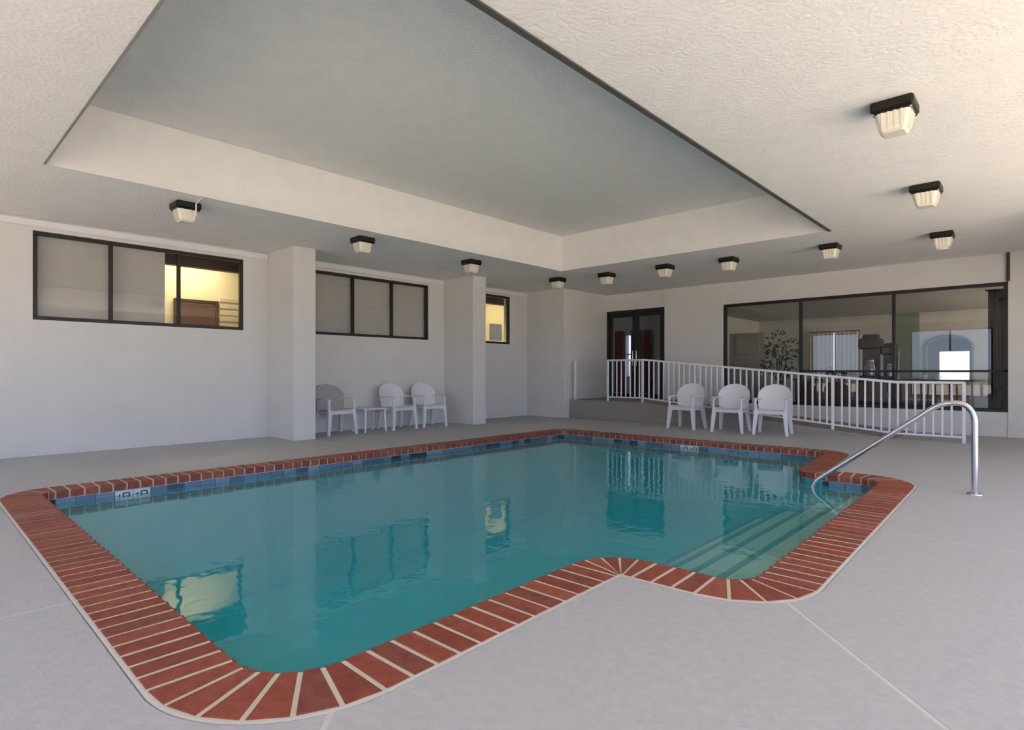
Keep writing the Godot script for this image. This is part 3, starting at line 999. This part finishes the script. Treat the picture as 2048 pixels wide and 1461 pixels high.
	for k in 5:
		var dr := put("cabinet_door", box_mesh(Vector3(0.56, 0.72, 0.02), 0.006), mats.counter_wood, ct, Vector3(-1.2 + k * 0.6, 0.48, 0.26))
		put("handle", box_mesh(Vector3(0.014, 0.12, 0.02), 0.004), mats.steel, dr, Vector3(0.22, 0.15, 0.02))
	coffee_brewer("tall dark coffee brewer on the lobby counter", Vector3(-2.66, 0.94, cz), 1.45)
	coffee_brewer("dark coffee brewer near the middle mullion on the lobby counter", Vector3(-2.33, 0.94, cz - 0.05), 1.15)
	var ur := thing("kettle", "dark round kettle on the lobby counter", "kettle", Vector3(-3.43, 0.94, cz))
	put("body", lathe_mesh([Vector2(0, 0), Vector2(0.09, 0), Vector2(0.10, 0.04), Vector2(0.095, 0.12), Vector2(0.06, 0.17), Vector2(0.02, 0.19), Vector2(0, 0.2)]), mats.black_plastic, ur)
	put("handle", tube_mesh(PackedVector3Array([Vector3(-0.08, 0.15, 0), Vector3(-0.06, 0.23, 0), Vector3(0, 0.26, 0), Vector3(0.06, 0.23, 0), Vector3(0.08, 0.15, 0)]), 0.009, 8), mats.steel, ur)
	put("spout", tube_mesh(PackedVector3Array([Vector3(0.085, 0.07, 0), Vector3(0.13, 0.12, 0), Vector3(0.15, 0.17, 0)]), [0.018, 0.013, 0.01], 8), mats.black_plastic, ur)
	var cups := [[-3.72, "white cup at the left end of the lobby counter"], [-2.95, "white cup right of the kettle on the lobby counter"], [-1.75, "white cup right of the brewers on the lobby counter"], [-1.55, "white cup nearest the right end of the lobby counter"]]
	for c in cups:
		var t := thing("cup", c[1], "cup", Vector3(c[0], 0.94, cz + 0.05), 0.4, "cups on the lobby counter")
		put("body", lathe_mesh([Vector2(0, 0), Vector2(0.028, 0), Vector2(0.042, 0.09), Vector2(0.038, 0.09), Vector2(0.025, 0.01), Vector2(0, 0.01)], 16), mats.ceramic, t)
		put("handle", tube_mesh(PackedVector3Array([Vector3(0.036, 0.07, 0), Vector3(0.065, 0.06, 0), Vector3(0.06, 0.03, 0), Vector3(0.032, 0.025, 0)]), 0.005, 6), mats.ceramic, t)
	var jar := thing("canister", "black canister beside the kettle on the lobby counter", "canister", Vector3(-3.15, 0.94, cz))
	put("body", lathe_mesh([Vector2(0, 0), Vector2(0.06, 0), Vector2(0.06, 0.17), Vector2(0, 0.17)], 20), mats.black_plastic, jar)
	put("lid", lathe_mesh([Vector2(0, 0.17), Vector2(0.063, 0.17), Vector2(0.063, 0.19), Vector2(0.02, 0.2), Vector2(0.018, 0.22), Vector2(0, 0.22)], 20), mats.steel, jar)
	# potted tree at the left pane
	var tr := thing("potted_tree", "potted indoor tree behind the left pane of the wide window", "plant", Vector3(-4.45, 0.0, -13.75))
	put("pot", lathe_mesh([Vector2(0, 0), Vector2(0.16, 0), Vector2(0.21, 0.36), Vector2(0.19, 0.36), Vector2(0.17, 0.32), Vector2(0, 0.32)], 20), mats.ceramic, tr)
	for k in 3:
		var a := TAU * k / 3.0
		put("trunk", tube_mesh(PackedVector3Array([Vector3(cos(a) * 0.03, 0.3, sin(a) * 0.03), Vector3(cos(a) * 0.05, 0.9, sin(a) * 0.05), Vector3(cos(a) * 0.14, 1.5, sin(a) * 0.14)]), [0.016, 0.013, 0.008], 8), mats.bark, tr)
	var lr := RandomNumberGenerator.new()
	lr.seed = 5
	var fs := st_new()
	for k in 240:
		var d := Vector3(lr.randfn(), lr.randfn(), lr.randfn()).normalized()
		var p := Vector3(0, 1.45, 0) + d * Vector3(0.38, 0.55, 0.34) * pow(lr.randf(), 0.4)
		var u := (d + Vector3(lr.randfn(), lr.randfn() - 0.6, lr.randfn()) * 0.5).normalized()
		var s := u.cross(Vector3(lr.randfn(), lr.randfn(), lr.randfn())).normalized()
		var n := u.cross(s)
		var L := lr.randf_range(0.09, 0.14)
		quad(fs, p, p + u * L * 0.5 + s * 0.025, p + u * L + n * 0.01, p + u * L * 0.5 - s * 0.025, n)
	var fo := put("foliage", fs.commit(), mats.foliage, tr)
	fo.set_meta("kind", "stuff")
	# panelled door leaf standing at the left of the lobby
	var pd := thing("panel_door", "grey-beige panelled door behind the left pane of the wide window", "door", Vector3(-5.72, 0, -15.1), 0.0)
	put("door_leaf", box_mesh(Vector3(0.9, 2.1, 0.04), 0.004), mat("door_beige", Color(0.62, 0.60, 0.55), 0.6), pd, Vector3(0, 1.05, 0))
	for y in [0.55, 1.15, 1.75]: put("door_panel", box_mesh(Vector3(0.66, 0.42, 0.02), 0.008), mats.door_beige, pd, Vector3(0, y, 0.025))
	put("knob", lathe_mesh([Vector2(0, 0), Vector2(0.025, 0.01), Vector2(0.025, 0.04), Vector2(0, 0.05)], 12), mats.steel, pd, Vector3(0.38, 1.0, 0.03))
	# table under the right pane
	var tb := thing("lobby_table", "low pale table behind the right pane of the wide window", "table", Vector3(-0.75, 0, -14.4))
	put("table_top", box_mesh(Vector3(0.8, 0.04, 0.8), 0.008), mats.ceramic, tb, Vector3(0, 0.92, 0))
	put("pedestal", lathe_mesh([Vector2(0, 0), Vector2(0.26, 0), Vector2(0.26, 0.02), Vector2(0.05, 0.05), Vector2(0.04, 0.9), Vector2(0, 0.9)], 20), mats.black_plastic, tb)

func coffee_brewer(label: String, at: Vector3, k := 1.0) -> void:
	var t := thing("coffee_brewer", label, "coffee maker", at, 0.0, "brewers on the lobby counter")
	put("base", box_mesh(Vector3(0.24, 0.05, 0.30) * k, 0.01), mats.black_plastic, t, Vector3(0, 0.025, 0) * k)
	put("column", box_mesh(Vector3(0.22, 0.42, 0.12) * k, 0.01), mats.black_plastic, t, Vector3(0, 0.25, -0.08) * k)
	put("head", box_mesh(Vector3(0.26, 0.15, 0.30) * k, 0.03), mats.black_plastic, t, Vector3(0, 0.50, 0) * k)
	put("lid", lathe_mesh([Vector2(0, 0.575 * k), Vector2(0.11 * k, 0.575 * k), Vector2(0.10 * k, 0.63 * k), Vector2(0, 0.64 * k)], 16), mats.black_plastic, t)
	put("jug", lathe_mesh([Vector2(0, 0.05 * k), Vector2(0.07 * k, 0.05 * k), Vector2(0.08 * k, 0.14 * k), Vector2(0.05 * k, 0.24 * k), Vector2(0.055 * k, 0.27 * k), Vector2(0, 0.27 * k)], 16), mats.steel, t, Vector3(0, 0, 0.05 * k))

func build_fixtures() -> void:
	var spots := [
		[-7.45, -2.34, "bronze and glass ceiling light over the left walk, beside a white conduit"],
		[-7.42, -4.72, "bronze and glass ceiling light just past the first pillar"],
		[-7.50, -6.99, "bronze and glass ceiling light just before the second pillar"],
		[-7.58, -9.55, "bronze and glass ceiling light in front of the white corner block"],
		[-6.49, -9.76, "bronze and glass ceiling light nearest the glazed door"],
		[-5.20, -9.75, "bronze and glass ceiling light between the door and the wide window"],
		[-4.06, -9.89, "bronze and glass ceiling light in front of the wide window's left end"],
		[-2.48, -9.94, "bronze and glass ceiling light in front of the wide window's middle pane"],
		[-1.10, -10.19, "bronze and glass ceiling light in front of the wide window's right pane"],
		[-0.95, -7.51, "bronze and glass ceiling light second nearest on the right soffit"],
		[-0.83, -5.05, "bronze and glass ceiling light nearest on the right soffit"],
	]
	for s in spots:
		var t := thing("ceiling_light", s[2], "ceiling light", Vector3(s[0], SOFFIT, s[1]), 0.0, "square lights on the soffit")
		put("base", box_mesh(Vector3(0.27, 0.075, 0.27), 0.012), mats.bronze, t, Vector3(0, -0.0375, 0))
		# tapered prismatic lens with ribs
		var st := st_new()
		var a := 0.115
		var b := 0.085
		var y0 := -0.075
		var y1 := -0.205
		var p := func(sx: float, sz: float, w: float, y: float) -> Vector3: return Vector3(sx * w, y, sz * w)
		var round := [[-1.0, -0.8], [-0.8, -1.0], [0.8, -1.0], [1.0, -0.8], [1.0, 0.8], [0.8, 1.0], [-0.8, 1.0], [-1.0, 0.8]]
		for i in 8:
			var u: Array = round[i]
			var v: Array = round[(i + 1) % 8]
			var out := Vector3(u[0] + v[0], 0, u[1] + v[1])
			quad(st, p.call(u[0], u[1], a, y0), p.call(v[0], v[1], a, y0), p.call(v[0], v[1], b, y1), p.call(u[0], u[1], b, y1), out)
			quad(st, p.call(u[0], u[1], b, y1), p.call(v[0], v[1], b, y1), p.call(v[0], v[1], b * 0.8, y1 - 0.02), p.call(u[0], u[1], b * 0.8, y1 - 0.02), out + Vector3.DOWN)
			tri(st, Vector3(0, y1 - 0.02, 0), p.call(u[0], u[1], b * 0.8, y1 - 0.02), p.call(v[0], v[1], b * 0.8, y1 - 0.02), Vector3.DOWN)
		for k in 4:
			var d := Basis(Vector3.UP, k * PI / 2)
			for q in [-0.06, -0.02, 0.02, 0.06]:
				add_box(st, d * Vector3(q, (y0 + y1) / 2, 0.101), Vector3(0.014, 0.12, 0.012), 0.0, d * Basis(Vector3.RIGHT, 0.22))
		var lens := put("lens", st.commit(), mats.prismatic_lens, t)
		put("lens_ring", box_mesh(Vector3(0.245, 0.016, 0.245), 0.005), mats.bronze, t, Vector3(0, -0.081, 0))
		for q in [-1, 1]: put("screw", lathe_mesh([Vector2(0, -0.014), Vector2(0.008, -0.012), Vector2(0.008, 0), Vector2(0, 0)], 8), mats.steel, lens, Vector3(q * 0.117, -0.085, 0.117))
	var cd := thing("conduit", "thin white conduit beside the leftmost ceiling light", "conduit", Vector3(-7.28, SOFFIT, -2.40))
	put("pipe", tube_mesh(PackedVector3Array([Vector3(0.26, -0.012, 0.02), Vector3(0.03, -0.012, 0.0), Vector3(0.0, -0.03, 0), Vector3(0, -0.16, 0)]), 0.009, 8), mats.white_metal, cd)

func build_handrail() -> void:
	var z := -6.5
	var t := thing("pool_handrail", "curved stainless handrail at the pool steps", "handrail", Vector3(-0.47, 0, z))
	var c := Curve3D.new()
	c.bake_interval = 0.02
	# x measured from the deck anchor
	c.add_point(Vector3(0, 0.0, 0), Vector3.ZERO, Vector3(0, 0.2, 0))
	c.add_point(Vector3(0, 0.62, 0), Vector3(0, -0.2, 0), Vector3(0, 0.13, 0))
	c.add_point(Vector3(-0.17, 0.80, 0), Vector3(0.11, 0.02, 0), Vector3(-0.10, -0.01, 0))
	c.add_point(Vector3(-0.40, 0.67, 0), Vector3(0.08, 0.07, 0), Vector3(-0.1, -0.08, 0))
	c.add_point(Vector3(-1.26, -0.02, 0), Vector3(0.1, 0.08, 0), Vector3(-0.08, -0.07, 0))
	c.add_point(Vector3(-1.36, -0.62, 0), Vector3(0.0, 0.3, 0), Vector3.ZERO)
	put("rail", tube_mesh(c.get_baked_points(), 0.024, 16), mats.steel, t)
	put("anchor_plate", lathe_mesh([Vector2(0.0, 0.001), Vector2(0.06, 0.001), Vector2(0.058, 0.010), Vector2(0.030, 0.022), Vector2(0.024, 0.022)], 24), mats.steel, t)

func make_chair(label: String, group: String, weathered := false) -> Node3D:
	var m: Material = mats.weathered_plastic if weathered else mats.white_plastic
	var t := thing("plastic_chair", label, "chair", Vector3.ZERO, 0.0, group)
	# front of the chair is +z
	var seat := func(u: float, v: float) -> Vector3:
		var w := lerpf(0.225, 0.25, v)
		var s := u * 2 - 1
		return Vector3(s * w, 0.405 + 0.025 * s * s + 0.02 * v - 0.03 * pow(maxf(v - 0.85, 0) / 0.15, 2), lerpf(-0.20, 0.25, v))
	put("seat", shell_mesh(seat, 12, 12, Vector3(0, -0.022, 0)), mats.white_plastic, t)
	var back := func(u: float, v: float) -> Vector3:
		var s := u * 2 - 1
		var w := 0.25 + 0.035 * sin(v * PI * 0.6)
		var k := clampf((v - 0.52) / 0.48, 0, 1)
		w *= sqrt(maxf(1.0 - k * k, 0.0)) if v > 0.52 else 1.0
		w = maxf(w, 0.002)
		return Vector3(s * w, lerpf(0.41, 0.87, v), -0.19 - 0.11 * v + 0.07 * pow(s * w / 0.28, 2))
	put("backrest", shell_mesh(back, 16, 20, Vector3(0, 0, -0.018)), m, t)
	# four flared legs
	for sx in [-1, 1]:
		for sz in [-1, 1]:
			var st := st_new()
			var topc := Vector3(sx * 0.225, 0.42, 0.215 if sz > 0 else -0.18)
			var low := Vector3(sx * 0.265, 0.0, 0.25 if sz > 0 else -0.26)
			for f in 4:
				var corners := [[-1, -1], [1, -1], [1, 1], [-1, 1]]
				var a: Array = corners[f]
				var b: Array = corners[(f + 1) % 4]
				var ta := topc + Vector3(a[0] * 0.036, 0, a[1] * 0.034)
				var tb := topc + Vector3(b[0] * 0.036, 0, b[1] * 0.034)
				var la := low + Vector3(a[0] * 0.022, 0, a[1] * 0.020)
				var lb := low + Vector3(b[0] * 0.022, 0, b[1] * 0.020)
				quad(st, la, lb, tb, ta, Vector3(a[0] + b[0], 0, a[1] + b[1]))
				tri(st, low, la, lb, Vector3.DOWN)
			put("leg", st.commit(), mats.white_plastic, t)
	# aprons and arms
	put("apron", box_mesh(Vector3(0.44, 0.06, 0.02), 0.006), mats.white_plastic, t, Vector3(0, 0.385, 0.225))
	for sx in [-1, 1]:
		put("apron", box_mesh(Vector3(0.02, 0.06, 0.40), 0.006), mats.white_plastic, t, Vector3(sx * 0.225, 0.385, 0.02))
		var arm := func(u: float, v: float) -> Vector3:
			var bulge := 0.03 * sin(v * PI)
			return Vector3(sx * (0.235 + bulge + (u - 0.5) * 0.06), 0.62 + 0.02 * v - 0.03 * pow(v, 6), lerpf(-0.21, 0.24, v))
		put("armrest", shell_mesh(arm, 3, 12, Vector3(0, -0.02, 0)), mats.white_plastic, t)
		put("arm_support", tube_mesh(PackedVector3Array([Vector3(sx * 0.235, 0.41, 0.225), Vector3(sx * 0.245, 0.52, 0.23), Vector3(sx * 0.24, 0.605, 0.215)]), [0.026, 0.02, 0.022], 8), mats.white_plastic, t)
	return t

func build_furniture() -> void:
	var c := make_chair("white plastic armchair with a tall rounded back, nearest the ramp's low end", "white chairs before the ramp")
	c.position = Vector3(-3.50, 0, -10.42)
	c.rotation.y = 0.15
	c = make_chair("white plastic armchair in the middle of the three before the ramp", "white chairs before the ramp")
	c.position = Vector3(-4.22, 0, -10.38)
	c.rotation.y = 0.1
	c = make_chair("white plastic armchair nearest the landing, left of the three before the ramp", "white chairs before the ramp")
	c.position = Vector3(-5.10, 0, -10.42)
	c = make_chair("plastic armchair with a grey weathered back under the middle high window", "chairs under the middle high window", true)
	c.position = Vector3(-9.12, 0, -5.25)
	c.rotation.y = PI / 2
	c = make_chair("white plastic armchair right of the small table under the middle high window", "chairs under the middle high window")
	c.position = Vector3(-9.1, 0, -6.55)
	c.rotation.y = PI / 2
	c = make_chair("white plastic armchair close to the second pillar", "chairs under the middle high window")
	c.position = Vector3(-9.1, 0, -7.30)
	c.rotation.y = PI / 2 - 0.1
	var tb := thing("side_table", "small white plastic table between the chairs under the middle high window", "table", Vector3(-9.05, 0, -5.90))
	put("table_top", box_mesh(Vector3(0.46, 0.03, 0.50), 0.01), mats.white_plastic, tb, Vector3(0, 0.42, 0))
	for sx in [-1, 1]:
		for sz in [-1, 1]: put("leg", tube_mesh(PackedVector3Array([Vector3(sx * 0.19, 0.41, sz * 0.20), Vector3(sx * 0.205, 0.0, sz * 0.215)]), [0.024, 0.016], 8), mats.white_plastic, tb)
	for s in [-1, 1]: put("apron", box_mesh(Vector3(0.38, 0.05, 0.015), 0.004), mats.white_plastic, tb, Vector3(0, 0.385, s * 0.21))
